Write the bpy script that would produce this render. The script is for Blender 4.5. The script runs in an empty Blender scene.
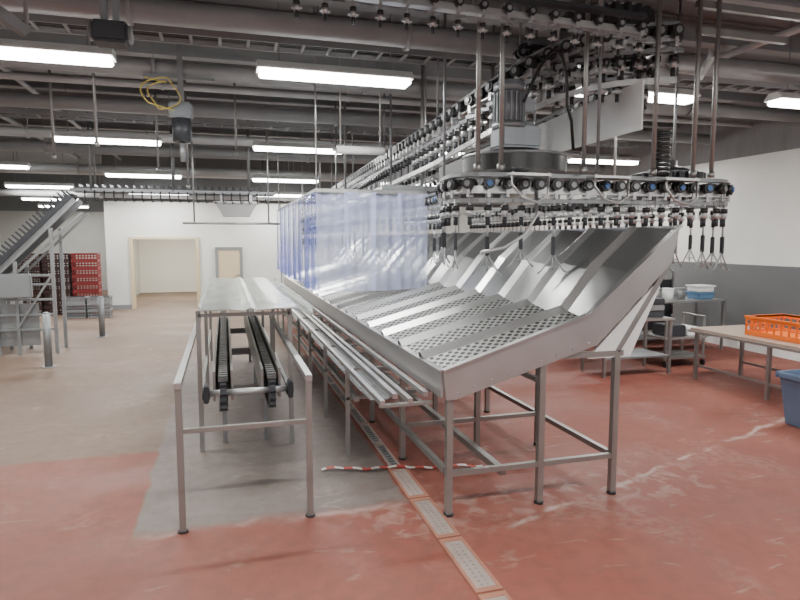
import bpy, bmesh, math, random
from mathutils import Vector, Matrix
random.seed(7)
COL = bpy.context.scene.collection

# ------------------------------------------------------------------ materials
def new_mat(name):
    m = bpy.data.materials.new(name); m.use_nodes = True
    nt = m.node_tree; b = nt.nodes["Principled BSDF"]
    return m, nt, b

def mat(name, col, rough=0.5, metal=0.0, var=0.12, scale=6.0, bump=0.0, rvar=0.1, stretch=(1,1,1), emit=0.0, alpha=1.0):
    m, nt, b = new_mat(name)
    N = nt.nodes; L = nt.links
    tc = N.new("ShaderNodeTexCoord"); mp = N.new("ShaderNodeMapping")
    mp.inputs["Scale"].default_value = stretch
    L.new(tc.outputs["Object"], mp.inputs[0])
    nz = N.new("ShaderNodeTexNoise"); nz.inputs["Scale"].default_value = scale; nz.inputs["Detail"].default_value = 4
    L.new(mp.outputs[0], nz.inputs["Vector"])
    mx = N.new("ShaderNodeMix"); mx.data_type = 'RGBA'
    mx.inputs[6].default_value = (*[c*(1-var) for c in col], 1)
    mx.inputs[7].default_value = (*[min(1, c*(1+var)) for c in col], 1)
    L.new(nz.outputs["Fac"], mx.inputs[0])
    L.new(mx.outputs[2], b.inputs["Base Color"])
    mr = N.new("ShaderNodeMapRange")
    mr.inputs[3].default_value = max(0.03, rough-rvar); mr.inputs[4].default_value = min(1, rough+rvar)
    L.new(nz.outputs["Fac"], mr.inputs[0]); L.new(mr.outputs[0], b.inputs["Roughness"])
    b.inputs["Metallic"].default_value = metal
    if bump > 0:
        bp = N.new("ShaderNodeBump"); bp.inputs["Strength"].default_value = bump; bp.inputs["Distance"].default_value = 0.02
        L.new(nz.outputs["Fac"], bp.inputs["Height"]); L.new(bp.outputs[0], b.inputs["Normal"])
    if emit > 0:
        b.inputs["Emission Color"].default_value = (*col, 1); b.inputs["Emission Strength"].default_value = emit
    if alpha < 1: b.inputs["Alpha"].default_value = alpha
    return m

M = {}
M['steel'] = mat("stainless_steel", (0.50,0.50,0.50), 0.38, 0.92, 0.1, 5)
M['sheet'] = mat("stainless_sheet", (0.40,0.41,0.41), 0.33, 0.90, 0.15, 3)
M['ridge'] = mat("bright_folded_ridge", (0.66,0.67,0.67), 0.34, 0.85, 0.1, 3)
M['plate'] = mat("stainless_end_plate", (0.48,0.48,0.48), 0.40, 0.85, 0.12, 3)
M['sheet2'] = mat("polished_tray_sheet", (0.60,0.64,0.61), 0.22, 0.95, 0.1, 3, stretch=(3,0.6,1))
M['tube'] = mat("stainless_tube", (0.34,0.34,0.33), 0.42, 0.8, 0.12, 5)
M['galv'] = mat("galvanised_steel", (0.26,0.27,0.28), 0.5, 0.6, 0.2, 8)
M['dark'] = mat("dark_steel", (0.045,0.048,0.055), 0.5, 0.4, 0.3, 10)
M['dark2'] = mat("worn_grey_chain", (0.15,0.15,0.15), 0.5, 0.6, 0.5, 14)
M['beam'] = mat("painted_beam_grey", (0.28,0.285,0.29), 0.6, 0.1, 0.2, 3)
M['beaml'] = mat("light_grey_pipe", (0.45,0.46,0.47), 0.5, 0.1, 0.2, 3)
M['black'] = mat("black_plastic", (0.018,0.018,0.02), 0.4, 0.0, 0.2, 10)
M['chrome'] = mat("satin_steel", (0.50,0.51,0.52), 0.34, 0.65, 0.08, 8)
M['hook'] = mat("hook_steel_wire", (0.36,0.37,0.38), 0.4, 0.45, 0.05, 8)
M['white'] = mat("white_plastic", (0.78,0.79,0.78), 0.45, 0.0, 0.05, 6)
M['whitep'] = mat("white_guard_plate", (0.70,0.71,0.71), 0.45, 0.15, 0.08, 3)
M['blue'] = mat("blue_plastic", (0.05,0.14,0.36), 0.45, 0.0, 0.1, 6)
M['boxblue'] = mat("dull_blue_plastic", (0.10,0.20,0.34), 0.5, 0.0, 0.1, 6)
M['bluebin'] = mat("blue_grey_bin", (0.12,0.18,0.28), 0.5, 0.0, 0.15, 6)
M['red'] = mat("red_plastic", (0.22,0.018,0.018), 0.45, 0.0, 0.15, 6)
M['maroon'] = mat("maroon_plastic", (0.035,0.012,0.012), 0.5, 0.0, 0.2, 6)
M['orange'] = mat("orange_plastic", (0.75,0.15,0.015), 0.4, 0.0, 0.1, 6)
M['greyp'] = mat("grey_plastic", (0.20,0.21,0.22), 0.5, 0.0, 0.1, 6)
M['motor'] = mat("motor_grey_paint", (0.24,0.26,0.28), 0.4, 0.2, 0.1, 8)
M['yellow'] = mat("yellow_hose", (0.62,0.50,0.12), 0.4, 0.0, 0.1, 8)
M['beige'] = mat("beige_door_paint", (0.55,0.46,0.30), 0.5, 0.0, 0.06, 2)
M['tabletop'] = mat("worn_tabletop", (0.34,0.26,0.21), 0.35, 0.1, 0.12, 4)
M['creme'] = mat("corridor_wall_paint", (0.76,0.74,0.66), 0.6, 0.0, 0.04, 1)
M['pinkf'] = mat("rusty_drain_rim", (0.34,0.15,0.10), 0.6, 0.0, 0.35, 12)
M['pinks'] = mat("worn_drain_plate", (0.36,0.29,0.26), 0.5, 0.2, 0.3, 14)
M['lamp'] = mat("lamp_diffuser", (1.0,1.0,0.97), 0.5, 0.0, 0.0, 1, emit=20)
M['ceil'] = mat("ceiling_dark_sheet", (0.24,0.245,0.25), 0.7, 0.0, 0.25, 1.2, stretch=(1,6,1))

def m_perf():
    m, nt, b = new_mat("perforated_stainless"); N=nt.nodes; L=nt.links
    tc=N.new("ShaderNodeTexCoord"); mp=N.new("ShaderNodeMapping"); mp.inputs["Rotation"].default_value=(0,0,math.radians(45))
    L.new(tc.outputs["Object"], mp.inputs[0])
    sp=N.new("ShaderNodeSeparateXYZ"); L.new(mp.outputs[0], sp.inputs[0])
    cb=N.new("ShaderNodeCombineXYZ"); L.new(sp.outputs[0],cb.inputs[0]); L.new(sp.outputs[1],cb.inputs[1])
    v=N.new("ShaderNodeTexVoronoi"); v.voronoi_dimensions='2D'; v.inputs["Scale"].default_value=20; v.inputs["Randomness"].default_value=0
    L.new(cb.outputs[0], v.inputs["Vector"])
    r=N.new("ShaderNodeValToRGB"); r.color_ramp.elements[0].position=0.30; r.color_ramp.elements[0].color=(0,0,0,1)
    r.color_ramp.elements[1].position=0.42; r.color_ramp.elements[1].color=(1,1,1,1)
    L.new(v.outputs["Distance"], r.inputs[0])
    mx=N.new("ShaderNodeMix"); mx.data_type='RGBA'; mx.inputs[6].default_value=(0.035,0.035,0.035,1); mx.inputs[7].default_value=(0.34,0.345,0.34,1)
    L.new(r.outputs[0], mx.inputs[0]); L.new(mx.outputs[2], b.inputs["Base Color"])
    b.inputs["Metallic"].default_value=0.5; b.inputs["Roughness"].default_value=0.45
    bp=N.new("ShaderNodeBump"); bp.inputs["Strength"].default_value=0.5; bp.inputs["Distance"].default_value=0.01
    L.new(r.outputs[0], bp.inputs["Height"]); L.new(bp.outputs[0], b.inputs["Normal"])
    return m
M['perf']=m_perf()

def m_curtain(name, col, alpha):
    m, nt, b = new_mat(name); N=nt.nodes; L=nt.links
    tc=N.new("ShaderNodeTexCoord"); nz=N.new("ShaderNodeTexNoise"); nz.inputs["Scale"].default_value=3
    L.new(tc.outputs["Object"], nz.inputs["Vector"])
    mr=N.new("ShaderNodeMapRange"); mr.inputs[3].default_value=alpha-0.12; mr.inputs[4].default_value=alpha+0.12
    L.new(nz.outputs["Fac"], mr.inputs[0]); L.new(mr.outputs[0], b.inputs["Alpha"])
    b.inputs["Base Color"].default_value=(*col,1); b.inputs["Roughness"].default_value=0.12
    b.inputs["Specular IOR Level"].default_value=0.8
    return m
M['curt']=m_curtain("clear_vinyl",(0.58,0.64,0.95),0.40)
M['curtb']=m_curtain("blue_tinted_vinyl",(0.25,0.31,0.88),0.42)

def m_tape():
    m, nt, b = new_mat("red_white_tape"); N=nt.nodes; L=nt.links
    tc=N.new("ShaderNodeTexCoord"); w=N.new("ShaderNodeTexWave"); w.inputs["Scale"].default_value=2.2; w.inputs["Distortion"].default_value=0
    L.new(tc.outputs["Object"], w.inputs["Vector"])
    r=N.new("ShaderNodeValToRGB"); r.color_ramp.interpolation='CONSTANT'
    r.color_ramp.elements[0].color=(0.6,0.6,0.57,1); r.color_ramp.elements[1].position=0.5; r.color_ramp.elements[1].color=(0.5,0.04,0.03,1)
    L.new(w.outputs["Fac"], r.inputs[0]); L.new(r.outputs[0], b.inputs["Base Color"]); b.inputs["Roughness"].default_value=0.4
    return m
M['tape']=m_tape()

def m_wall(name, low, split, high, noise=0.05):
    m, nt, b = new_mat(name); N=nt.nodes; L=nt.links
    g=N.new("ShaderNodeNewGeometry"); sp=N.new("ShaderNodeSeparateXYZ"); L.new(g.outputs["Position"], sp.inputs[0])
    gt=N.new("ShaderNodeMath"); gt.operation='GREATER_THAN'; gt.inputs[1].default_value=split; L.new(sp.outputs[2], gt.inputs[0])
    nz=N.new("ShaderNodeTexNoise"); nz.inputs["Scale"].default_value=1.2; nz.inputs["Detail"].default_value=6; L.new(g.outputs["Position"], nz.inputs["Vector"])
    mx=N.new("ShaderNodeMix"); mx.data_type='RGBA'; mx.inputs[6].default_value=(*low,1); mx.inputs[7].default_value=(*high,1)
    L.new(gt.outputs[0], mx.inputs[0])
    m2=N.new("ShaderNodeMix"); m2.data_type='RGBA'; m2.blend_type='MULTIPLY'; m2.inputs[0].default_value=0.25
    L.new(mx.outputs[2], m2.inputs[6]); L.new(nz.outputs["Fac"], m2.inputs[7])
    L.new(m2.outputs[2], b.inputs["Base Color"]); b.inputs["Roughness"].default_value=0.45
    return m
M['wallfar']=m_wall("far_wall_panels",(0.72,0.73,0.70),2.95,(0.17,0.175,0.18))
M['wallleft']=m_wall("left_wall_panels",(0.45,0.45,0.42),2.95,(0.17,0.175,0.18))
M['wallright']=m_wall("right_wall_panels",(0.16,0.165,0.17),1.47,(0.84,0.84,0.80))

def m_floor():
    m, nt, b = new_mat("resin_floor"); N=nt.nodes; L=nt.links
    g=N.new("ShaderNodeNewGeometry"); sp=N.new("ShaderNodeSeparateXYZ"); L.new(g.outputs["Position"], sp.inputs[0])
    def noise(sc, det=5, stretch=None, dist=0):
        n=N.new("ShaderNodeTexNoise"); n.inputs["Scale"].default_value=sc; n.inputs["Detail"].default_value=det; n.inputs["Distortion"].default_value=dist
        if stretch:
            mp=N.new("ShaderNodeMapping"); mp.inputs["Scale"].default_value=stretch; L.new(g.outputs["Position"], mp.inputs[0]); L.new(mp.outputs[0], n.inputs["Vector"])
        else: L.new(g.outputs["Position"], n.inputs["Vector"])
        return n.outputs["Fac"]
    def mth(op,a,bv,clamp=False):
        n=N.new("ShaderNodeMath"); n.operation=op; n.use_clamp=clamp
        for i,x in enumerate((a,bv)):
            if isinstance(x,(int,float)): n.inputs[i].default_value=x
            else: L.new(x,n.inputs[i])
        return n.outputs[0]
    def rng(v,a,bb,c=0.0,d=1.0):
        n=N.new("ShaderNodeMapRange"); n.interpolation_type='SMOOTHSTEP'
        L.new(v,n.inputs[0]); n.inputs[1].default_value=a; n.inputs[2].default_value=bb; n.inputs[3].default_value=c; n.inputs[4].default_value=d
        return n.outputs[0]
    def mix(f,a,bb,bt='MIX'):
        n=N.new("ShaderNodeMix"); n.data_type='RGBA'; n.blend_type=bt
        if isinstance(f,(int,float)): n.inputs[0].default_value=f
        else: L.new(f,n.inputs[0])
        for i,x in ((6,a),(7,bb)):
            if isinstance(x,tuple): n.inputs[i].default_value=(*x,1)
            else: L.new(x,n.inputs[i])
        return n.outputs[2]
    n1=noise(3.0,6); nb=mth('SUBTRACT',n1,0.5)
    X=mth('ADD',sp.outputs[0],mth('MULTIPLY',nb,0.12)); Y=mth('ADD',sp.outputs[1],mth('MULTIPLY',nb,0.25))
    a=rng(X,-0.64,-0.60); bm_=rng(X,1.22,1.26,1,0); c=rng(Y,3.95,4.12); d=rng(Y,5.60,5.72)
    gray=mth('MULTIPLY',bm_,mth('MAXIMUM',mth('MULTIPLY',a,c),d))
    n2=noise(0.9,8,dist=0.4); n2=rng(n2,0.25,0.75); n3=noise(9,8)
    beige=mix(n2,(0.150,0.096,0.068),(0.200,0.150,0.113))
    strip=mix(n2,(0.150,0.126,0.114),(0.205,0.180,0.167))
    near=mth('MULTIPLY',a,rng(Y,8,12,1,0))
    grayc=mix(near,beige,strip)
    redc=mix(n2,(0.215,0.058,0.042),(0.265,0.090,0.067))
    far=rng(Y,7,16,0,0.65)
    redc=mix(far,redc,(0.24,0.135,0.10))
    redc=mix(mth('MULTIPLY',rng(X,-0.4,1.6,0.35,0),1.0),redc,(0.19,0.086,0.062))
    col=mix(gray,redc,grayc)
    cl=mth('MULTIPLY',rng(noise(1.3,10,dist=0.3),0.50,0.75,0,0.40),rng(noise(16,6),0.38,0.62))
    col=mix(cl,col,(0.35,0.24,0.20))
    sc=noise(0.8,8,stretch=(0.5,1.8,1))
    scm=rng(mth('ABSOLUTE',mth('SUBTRACT',sc,0.5),0),0.0,0.010,0.35,0.0)
    scm=mth('MULTIPLY',scm,rng(noise(3.5,4),0.50,0.62))
    col=mix(scm,col,(0.42,0.33,0.28))
    leg=mth('MULTIPLY',rng(mth('ABSOLUTE',mth('SUBTRACT',X,2.3),0),1.0,1.9,1,0),rng(mth('ABSOLUTE',mth('SUBTRACT',Y,3.85),0),0.05,0.5,1,0))
    leg=mth('MULTIPLY',leg,rng(noise(7.0,9,dist=0.5),0.48,0.64,0,0.42))
    col=mix(leg,col,(0.42,0.32,0.28))
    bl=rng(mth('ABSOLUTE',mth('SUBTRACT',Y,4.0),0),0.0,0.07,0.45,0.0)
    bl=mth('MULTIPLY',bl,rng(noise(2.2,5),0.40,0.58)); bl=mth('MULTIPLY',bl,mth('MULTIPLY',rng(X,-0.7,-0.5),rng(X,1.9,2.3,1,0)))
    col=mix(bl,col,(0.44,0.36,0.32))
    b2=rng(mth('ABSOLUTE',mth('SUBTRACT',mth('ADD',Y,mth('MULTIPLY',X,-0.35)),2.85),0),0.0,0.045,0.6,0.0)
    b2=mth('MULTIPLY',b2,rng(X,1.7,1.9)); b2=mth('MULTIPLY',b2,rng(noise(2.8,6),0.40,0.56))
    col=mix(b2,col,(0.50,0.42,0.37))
    col=mix(rng(n3,0.35,0.7,0.0,0.26),col,(0.11,0.058,0.044))
    L.new(col,b.inputs["Base Color"])
    L.new(rng(n2,0.0,1.0,0.46,0.70),b.inputs["Roughness"])
    b.inputs["Specular IOR Level"].default_value=0.32
    bp=N.new("ShaderNodeBump"); bp.inputs["Strength"].default_value=0.25; bp.inputs["Distance"].default_value=0.01
    L.new(noise(60,4),bp.inputs["Height"]); L.new(bp.outputs[0],b.inputs["Normal"])
    return m
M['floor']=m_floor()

# ------------------------------------------------------------------ mesh builder
class MB:
    def __init__(s): s.bm=bmesh.new(); s.mats=[]
    def mi(s,k):
        if k not in s.mats: s.mats.append(k)
        return s.mats.index(k)
    def face(s,pts,k,smooth=False):
        vs=[s.bm.verts.new(p) for p in pts]
        f=s.bm.faces.new(vs); f.material_index=s.mi(k); f.smooth=smooth
        return s
    def box(s,a,b,k,bev=0.0):
        c=[(a[i]+b[i])/2 for i in range(3)]; d=[abs(b[i]-a[i]) for i in range(3)]
        r=bmesh.ops.create_cube(s.bm,size=1,matrix=Matrix.Translation(c)@Matrix.Diagonal((*d,1)))
        fs=set(f for v in r['verts'] for f in v.link_faces)
        i=s.mi(k)
        for f in fs: f.material_index=i
        if bev>0:
            es=set(e for v in r['verts'] for e in v.link_edges)
            rr=bmesh.ops.bevel(s.bm,geom=list(es),offset=bev,segments=2,affect='EDGES')
            for f in rr['faces']: f.material_index=i
        return s
    def bar(s,p0,p1,w,h,k,up=(0,0,1)):
        p0=Vector(p0);p1=Vector(p1);t=(p1-p0).normalized();u=Vector(up)
        if abs(t.dot(u))>0.98: u=Vector((0,1,0))
        sd=t.cross(u).normalized();u=sd.cross(t).normalized()
        q=[]
        for p in (p0,p1):
            q.append([s.bm.verts.new(p+sd*x*w/2+u*y*h/2) for x,y in ((-1,-1),(1,-1),(1,1),(-1,1))])
        i=s.mi(k)
        for j in range(4):
            f=s.bm.faces.new((q[0][j],q[0][(j+1)%4],q[1][(j+1)%4],q[1][j])); f.material_index=i
        f=s.bm.faces.new(q[0][::-1]);f.material_index=i
        f=s.bm.faces.new(q[1]);f.material_index=i
        return s
    def cyl(s,p0,p1,r,k,seg=12,r2=None,caps=True):
        p0=Vector(p0);p1=Vector(p1);t=(p1-p0).normalized()
        u=Vector((0,0,1)) if abs(t.z)<0.9 else Vector((1,0,0))
        a=t.cross(u).normalized();b=t.cross(a)
        r2=r if r2 is None else r2; rings=[]
        for p,rr in ((p0,r),(p1,r2)):
            rings.append([s.bm.verts.new(p+(a*math.cos(2*math.pi*j/seg)+b*math.sin(2*math.pi*j/seg))*rr) for j in range(seg)])
        i=s.mi(k)
        for j in range(seg):
            f=s.bm.faces.new((rings[0][j],rings[0][(j+1)%seg],rings[1][(j+1)%seg],rings[1][j]));f.material_index=i;f.smooth=True
        if caps:
            f=s.bm.faces.new(rings[0][::-1]);f.material_index=i
            f=s.bm.faces.new(rings[1]);f.material_index=i
        return s
    def tube(s,pts,r,k,seg=8):
        pts=[Vector(p) for p in pts];rings=[];i=s.mi(k);n=len(pts);pa=None
        for q in range(n):
            t=(pts[min(q+1,n-1)]-pts[max(q-1,0)]).normalized()
            if pa is None:
                u=Vector((0,0,1)) if abs(t.z)<0.9 else Vector((1,0,0)); a=t.cross(u).normalized()
            else: a=(pa-t*pa.dot(t)).normalized()
            pa=a;b=t.cross(a)
            rings.append([s.bm.verts.new(pts[q]+(a*math.cos(2*math.pi*j/seg)+b*math.sin(2*math.pi*j/seg))*r) for j in range(seg)])
        for q in range(n-1):
            for j in range(seg):
                f=s.bm.faces.new((rings[q][j],rings[q][(j+1)%seg],rings[q+1][(j+1)%seg],rings[q+1][j]));f.material_index=i;f.smooth=True
        f=s.bm.faces.new(rings[0][::-1]);f.material_index=i
        f=s.bm.faces.new(rings[-1]);f.material_index=i
        return s
    def sweep(s,pts,w,h,k,dz=0,dx=0):
        pts=[Vector(p) for p in pts];n=len(pts);R=[];i=s.mi(k)
        for q in range(n):
            t=(pts[min(q+1,n-1)]-pts[max(q-1,0)]);t.z=0;t.normalize();sd=Vector((t.y,-t.x,0))
            c=pts[q]+Vector((0,0,dz))+sd*dx
            R.append([s.bm.verts.new(c+sd*x*w/2+Vector((0,0,y*h/2))) for x,y in ((-1,-1),(1,-1),(1,1),(-1,1))])
        for q in range(n-1):
            for j in range(4):
                f=s.bm.faces.new((R[q][j],R[q][(j+1)%4],R[q+1][(j+1)%4],R[q+1][j]));f.material_index=i
        f=s.bm.faces.new(R[0][::-1]);f.material_index=i
        f=s.bm.faces.new(R[-1]);f.material_index=i
        return s
    def prism(s,poly,axis,a,b,k):
        def P(p,t):
            return {'y':(p[0],t,p[1]),'x':(t,p[0],p[1]),'z':(p[0],p[1],t)}[axis]
        A=[s.bm.verts.new(P(p,a)) for p in poly];B=[s.bm.verts.new(P(p,b)) for p in poly];i=s.mi(k);n=len(poly)
        for j in range(n):
            f=s.bm.faces.new((A[j],A[(j+1)%n],B[(j+1)%n],B[j]));f.material_index=i
        f=s.bm.faces.new(A[::-1]);f.material_index=i
        f=s.bm.faces.new(B);f.material_index=i
        return s
    def mesh(s,name,loc):
        bmesh.ops.recalc_face_normals(s.bm,faces=s.bm.faces[:])
        bmesh.ops.translate(s.bm,verts=s.bm.verts[:],vec=-Vector(loc))
        me=bpy.data.meshes.new(name);s.bm.to_mesh(me);s.bm.free()
        for k in s.mats: me.materials.append(M[k])
        return me

def tag(o,label,cat,group=None,kind=None):
    o["label"]=label;o["category"]=cat
    if group:o["group"]=group
    if kind:o["kind"]=kind
def thing(name,label,cat,loc,group=None):
    o=bpy.data.objects.new(name,None);o.empty_display_size=0.1;o.location=loc;COL.objects.link(o)
    tag(o,label,cat,group);return o
def part(parent,name,mb,label=None):
    me=mb.mesh(name,parent.location)
    o=bpy.data.objects.new(name,me);COL.objects.link(o);o.parent=parent
    if label:o["label"]=label
    return o
def solo(name,mb,loc,label,cat,group=None,kind=None):
    me=mb.mesh(name,loc);o=bpy.data.objects.new(name,me);o.location=loc;COL.objects.link(o)
    tag(o,label,cat,group,kind);return o
def struct(name,mb):
    me=mb.mesh(name,(0,0,0));o=bpy.data.objects.new(name,me);COL.objects.link(o);o["kind"]="structure";return o
def copy_thing(root,loc,rz=0.0):
    n=root.copy();n.location=loc;n.rotation_euler=(0,0,rz);COL.objects.link(n)
    for c in root.children:
        k=c.copy();k.parent=n;COL.objects.link(k)
    return n

def rpath(corners,r,n=8):
    c=[Vector(p) for p in corners];out=[c[0]]
    for i in range(1,len(c)-1):
        a=(c[i-1]-c[i]).normalized();b=(c[i+1]-c[i]).normalized()
        rr=min(r,(c[i-1]-c[i]).length*0.48,(c[i+1]-c[i]).length*0.48)
        p0=c[i]+a*rr;p2=c[i]+b*rr
        for j in range(n+1):
            t=j/n;t1=1-t
            out.append(p0*t1*t1+c[i]*2*t*t1*(0.85)+ (p0+p2)*t*t1*0.15+p2*t*t)
    out.append(c[-1]);return out
def resample(path,sp):
    res=[];acc=0
    for i in range(len(path)-1):
        a,b=path[i],path[i+1];l=(b-a).length
        if l<1e-6: continue
        while acc<=l:
            p=a.lerp(b,acc/l);d=b-a;res.append((p,math.atan2(d.y,d.x)));acc+=sp
        acc-=l
    return res

# ------------------------------------------------------------------ setting
ZC=4.4
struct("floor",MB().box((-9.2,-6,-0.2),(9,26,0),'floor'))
struct("ceiling",MB().box((-9.2,-6,ZC),(9,26,ZC+0.15),'ceil'))
wf=MB()
wf.box((-3.1,18,0),(-2.43,18.15,ZC),'wallfar').box((-2.43,18,1.93),(-0.76,18.15,ZC),'wallfar').box((-0.76,18,0),(8.8,18.15,ZC),'wallfar')
struct("wall_far",wf)
struct("wall_recess_side",MB().box((-3.1,18.15,0),(-2.95,25,ZC),'wallfar'))
struct("wall_recess_back",MB().box((-9.2,25,0),(-3.1,25.15,ZC),'wallleft'))
struct("wall_left",MB().box((-9.2,-6,0),(-9.05,25,ZC),'wallleft'))
wr=MB().box((8.8,-6,0),(9,18.15,3.35),'wallright')
struct("wall_right",wr)
struct("wall_right_upper",MB().box((8.82,-6,3.35),(9,18.15,ZC),'ceil'))
struct("baseboard_right",MB().box((8.62,-6,0),(8.8,18,0.14),'white'))
struct("wall_corridor_back",MB().box((-2.95,23.4,0),(1.6,23.5,2.7),'creme'))
struct("wall_corridor_side",MB().box((1.5,18.15,0),(1.6,23.4,2.7),'creme'))
struct("ceiling_corridor",MB().box((-2.95,18.15,2.7),(1.6,23.5,2.8),'creme'))
d=MB();d.box((-2.50,17.93,0),(-2.41,18.17,1.99),'beige').box((-0.78,17.93,0),(-0.69,18.17,1.99),'beige').box((-2.41,17.93,1.92),(-0.78,18.17,1.99),'beige')
struct("door_1",d)
d=MB();d.box((-0.18,17.95,0),(0.42,17.985,1.62),'beige').box((-0.26,17.93,0),(-0.18,17.999,1.70),'greyp').box((0.42,17.93,0),(0.50,17.999,1.70),'greyp').box((-0.18,17.93,1.62),(0.42,17.999,1.70),'greyp')
d.box((0.3,17.90,0.9),(0.38,17.95,0.93),'steel')
struct("door_2",d)
t=1
for x in (1.6,3.0,4.4,5.8,7.2):
    struct("trim_%d"%t,MB().box((x-0.02,17.985,0.0),(x+0.02,18.0,2.95),'greyp'));t+=1
for x0,x1 in ((-3.1,-2.51),(-0.68,-0.27),(0.51,8.6)):
    struct("trim_%d"%t,MB().box((x0,17.9,0),(x1,18.0,0.12),'greyp'));t+=1

def bollard(loc,h,r,k,label):
    o=thing("bollard",label,"bollard",loc)
    x,y,z=loc
    part(o,"post",MB().cyl((x,y,0.012),(x,y,h-0.02),r,k,20).cyl((x,y,h-0.02),(x,y,h),r,k,20,r2=r*0.6))
    part(o,"base_plate",MB().cyl((x,y,0),(x,y,0.012),r*1.9,'galv',20))
bollard((-2.58,10.0,0),0.83,0.055,'galv',"dull steel round bollard beside the incline conveyor")
bollard((-2.36,12.9,0),0.80,0.055,'galv',"dull steel bollard standing near the crate stacks")

# ------------------------------------------------------------------ ceiling structure
def ibeam(y,z,h=0.26,w=0.16,k='beam'):
    mb=MB();mb.box((-9.0,y-w/2,z),(8.78,y+w/2,z+0.025),k).box((-9.0,y-w/2,z+h-0.025),(8.78,y+w/2,z+h),k).box((-9.0,y-0.012,z+0.025),(8.78,y+0.012,z+h-0.025),k)
    solo("ceiling_beam",mb,(0,y,z),"grey painted steel I-beam spanning under the roof","beam","roof beams")
y=2.6
while y<17.9:
    ibeam(y,ZC-0.27);y+=1.1
def xpipe(y,z,r,x0,x1,k,lab):
    mb=MB().cyl((x0,y,z),(x1,y,z),r,k,14)
    x=x0+0.6
    while x<x1-0.2:
        mb.cyl((x-0.02,y,z),(x+0.02,y,z),r*1.25,k,14);mb.cyl((x,y,z),(x,y,ZC),0.008,k,6);x+=2.4
    solo("ceiling_pipe",mb,(x0,y,z),lab,"pipe","pipes under the roof")
xpipe(4.6,3.92,0.06,-6,2.8,'beam',"grey insulated pipe hung below the roof beams")
xpipe(5.2,3.95,0.03,-8,2.8,'beaml',"thin pale pipe hung below the roof beams")
xpipe(5.6,3.80,0.10,-8.5,8.7,'beam',"thick grey pipe hung below the roof beams")
xpipe(7.4,3.80,0.09,-8.5,8.7,'beam',"thick grey pipe hung below the roof beams")
xpipe(8.4,3.85,0.04,-8.5,8.7,'beaml',"thin pale pipe hung below the roof beams")
xpipe(9.3,3.75,0.09,-8.5,8.7,'beam',"thick grey pipe hung below the roof beams")
xpipe(11.6,3.7,0.08,-8.5,8.7,'beaml',"pale pipe hung below the roof beams")
xpipe(12.6,3.6,0.10,-8.5,8.7,'beam',"thick grey pipe hung below the roof beams")
xpipe(13.4,3.75,0.05,-8.5,8.7,'beaml',"thin pale pipe hung below the roof beams")
xpipe(15.2,3.5,0.10,-8.5,8.7,'beam',"thick grey pipe hung below the roof beams")
xpipe(16.4,3.55,0.07,-8.5,8.7,'beaml',"pale pipe hung below the roof beams")
xpipe(17.6,3.1,0.09,-8.5,8.7,'beam',"thick grey pipe hung below the roof beams")
def ypipe(x,z,r,y0,y1,k,lab):
    mb=MB().cyl((x,y0,z),(x,y1,z),r,k,12)
    yy=y0+0.5
    while yy<y1:
        mb.cyl((x,yy,z),(x,yy,ZC),0.008,k,6);yy+=2.7
    solo("ceiling_pipe",mb,(x,y0,z),lab,"pipe","pipes under the roof")
ypipe(-2.6,4.05,0.035,3.0,17.8,'beaml',"narrow conduit running the length of the hall")
ypipe(5.7,4.05,0.04,3.0,17.8,'beaml',"narrow conduit running the length of the hall")
ypipe(-3.6,4.03,0.05,3.0,17.8,'beam',"dark conduit running the length of the hall")
def ladder(y,z,x0,x1):
    mb=MB();mb.box((x0,y-0.16,z),(x1,y-0.14,z+0.07),'beam').box((x0,y+0.14,z),(x1,y+0.16,z+0.07),'beam')
    x=x0+0.1
    while x<x1: mb.box((x,y-0.14,z+0.01),(x+0.03,y+0.14,z+0.03),'beam');x+=0.28
    for dy in (-0.08,0.0,0.07): mb.cyl((x0,y+dy,z+0.045),(x1,y+dy,z+0.045),0.018,'black',6)
    x=x0+0.7
    while x<x1: mb.cyl((x,y-0.15,z),(x,y-0.15,ZC),0.007,'galv',6).cyl((x,y+0.15,z),(x,y+0.15,ZC),0.007,'galv',6);x+=2.2
    solo("cable_tray",mb,(x0,y,z),"galvanised cable ladder with black cables under the roof","cable tray","cable trays")
ladder(6.6,3.9,-8.5,8.7);ladder(3.5,3.98,-5,8.7);ladder(11.0,3.85,-8.5,8.7)

# ------------------------------------------------------------------ lamps
lw=1.52
o=thing("fluorescent_light","long white fluorescent batten hung on thin wires","ceiling light",(0,0,0),"fluorescent ceiling lights")
mb=MB().prism([(-0.06,0.08),(0.06,0.08),(0.12,0.015),(0.12,0.0),(-0.12,0.0),(-0.12,0.015)],'x',-lw/2,lw/2,'white')
part(o,"housing",mb)
part(o,"diffuser",MB().box((-lw/2+0.02,-0.10,-0.055),(lw/2-0.02,0.10,-0.001),'lamp',0.015))
part(o,"hanging_wire",MB().cyl((-0.55,0,0.08),(-0.55,0,0.95),0.006,'galv',6))
part(o,"hanging_wire",MB().cyl((0.55,0,0.08),(0.55,0,0.95),0.006,'galv',6))
lamps=[(1.1,6.0,3.5),(-1.65,6.0,3.5),(1.25,10.3,3.42),(-1.65,10.2,3.42),(-1.6,14.0,3.28),(1.4,14.2,3.28),(-1.6,17.0,3.14),(1.6,17.0,3.14),
 (-4.6,14.3,3.42),(-4.4,17.2,3.25),(-5.2,23,3.05),(-4.9,20.2,3.12),(-7.6,17.2,3.3),(4.4,5.8,3.5),(4.5,10.3,3.45),(7.2,10.4,3.45),(6.85,5.6,3.5),(4.5,14.5,3.3),(7.2,14.5,3.3),
 (-1.45,1.2,3.5),(1.2,1.2,3.5),(4.3,1.2,3.5),(-4.6,5.8,3.5),(-4.6,10.0,3.45),(1.2,-3,3.5),(6.75,1.2,3.5),(-4.6,1.2,3.5)]  # fixtures overhead and behind the camera are out of view, added as fill light
first=True
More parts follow.
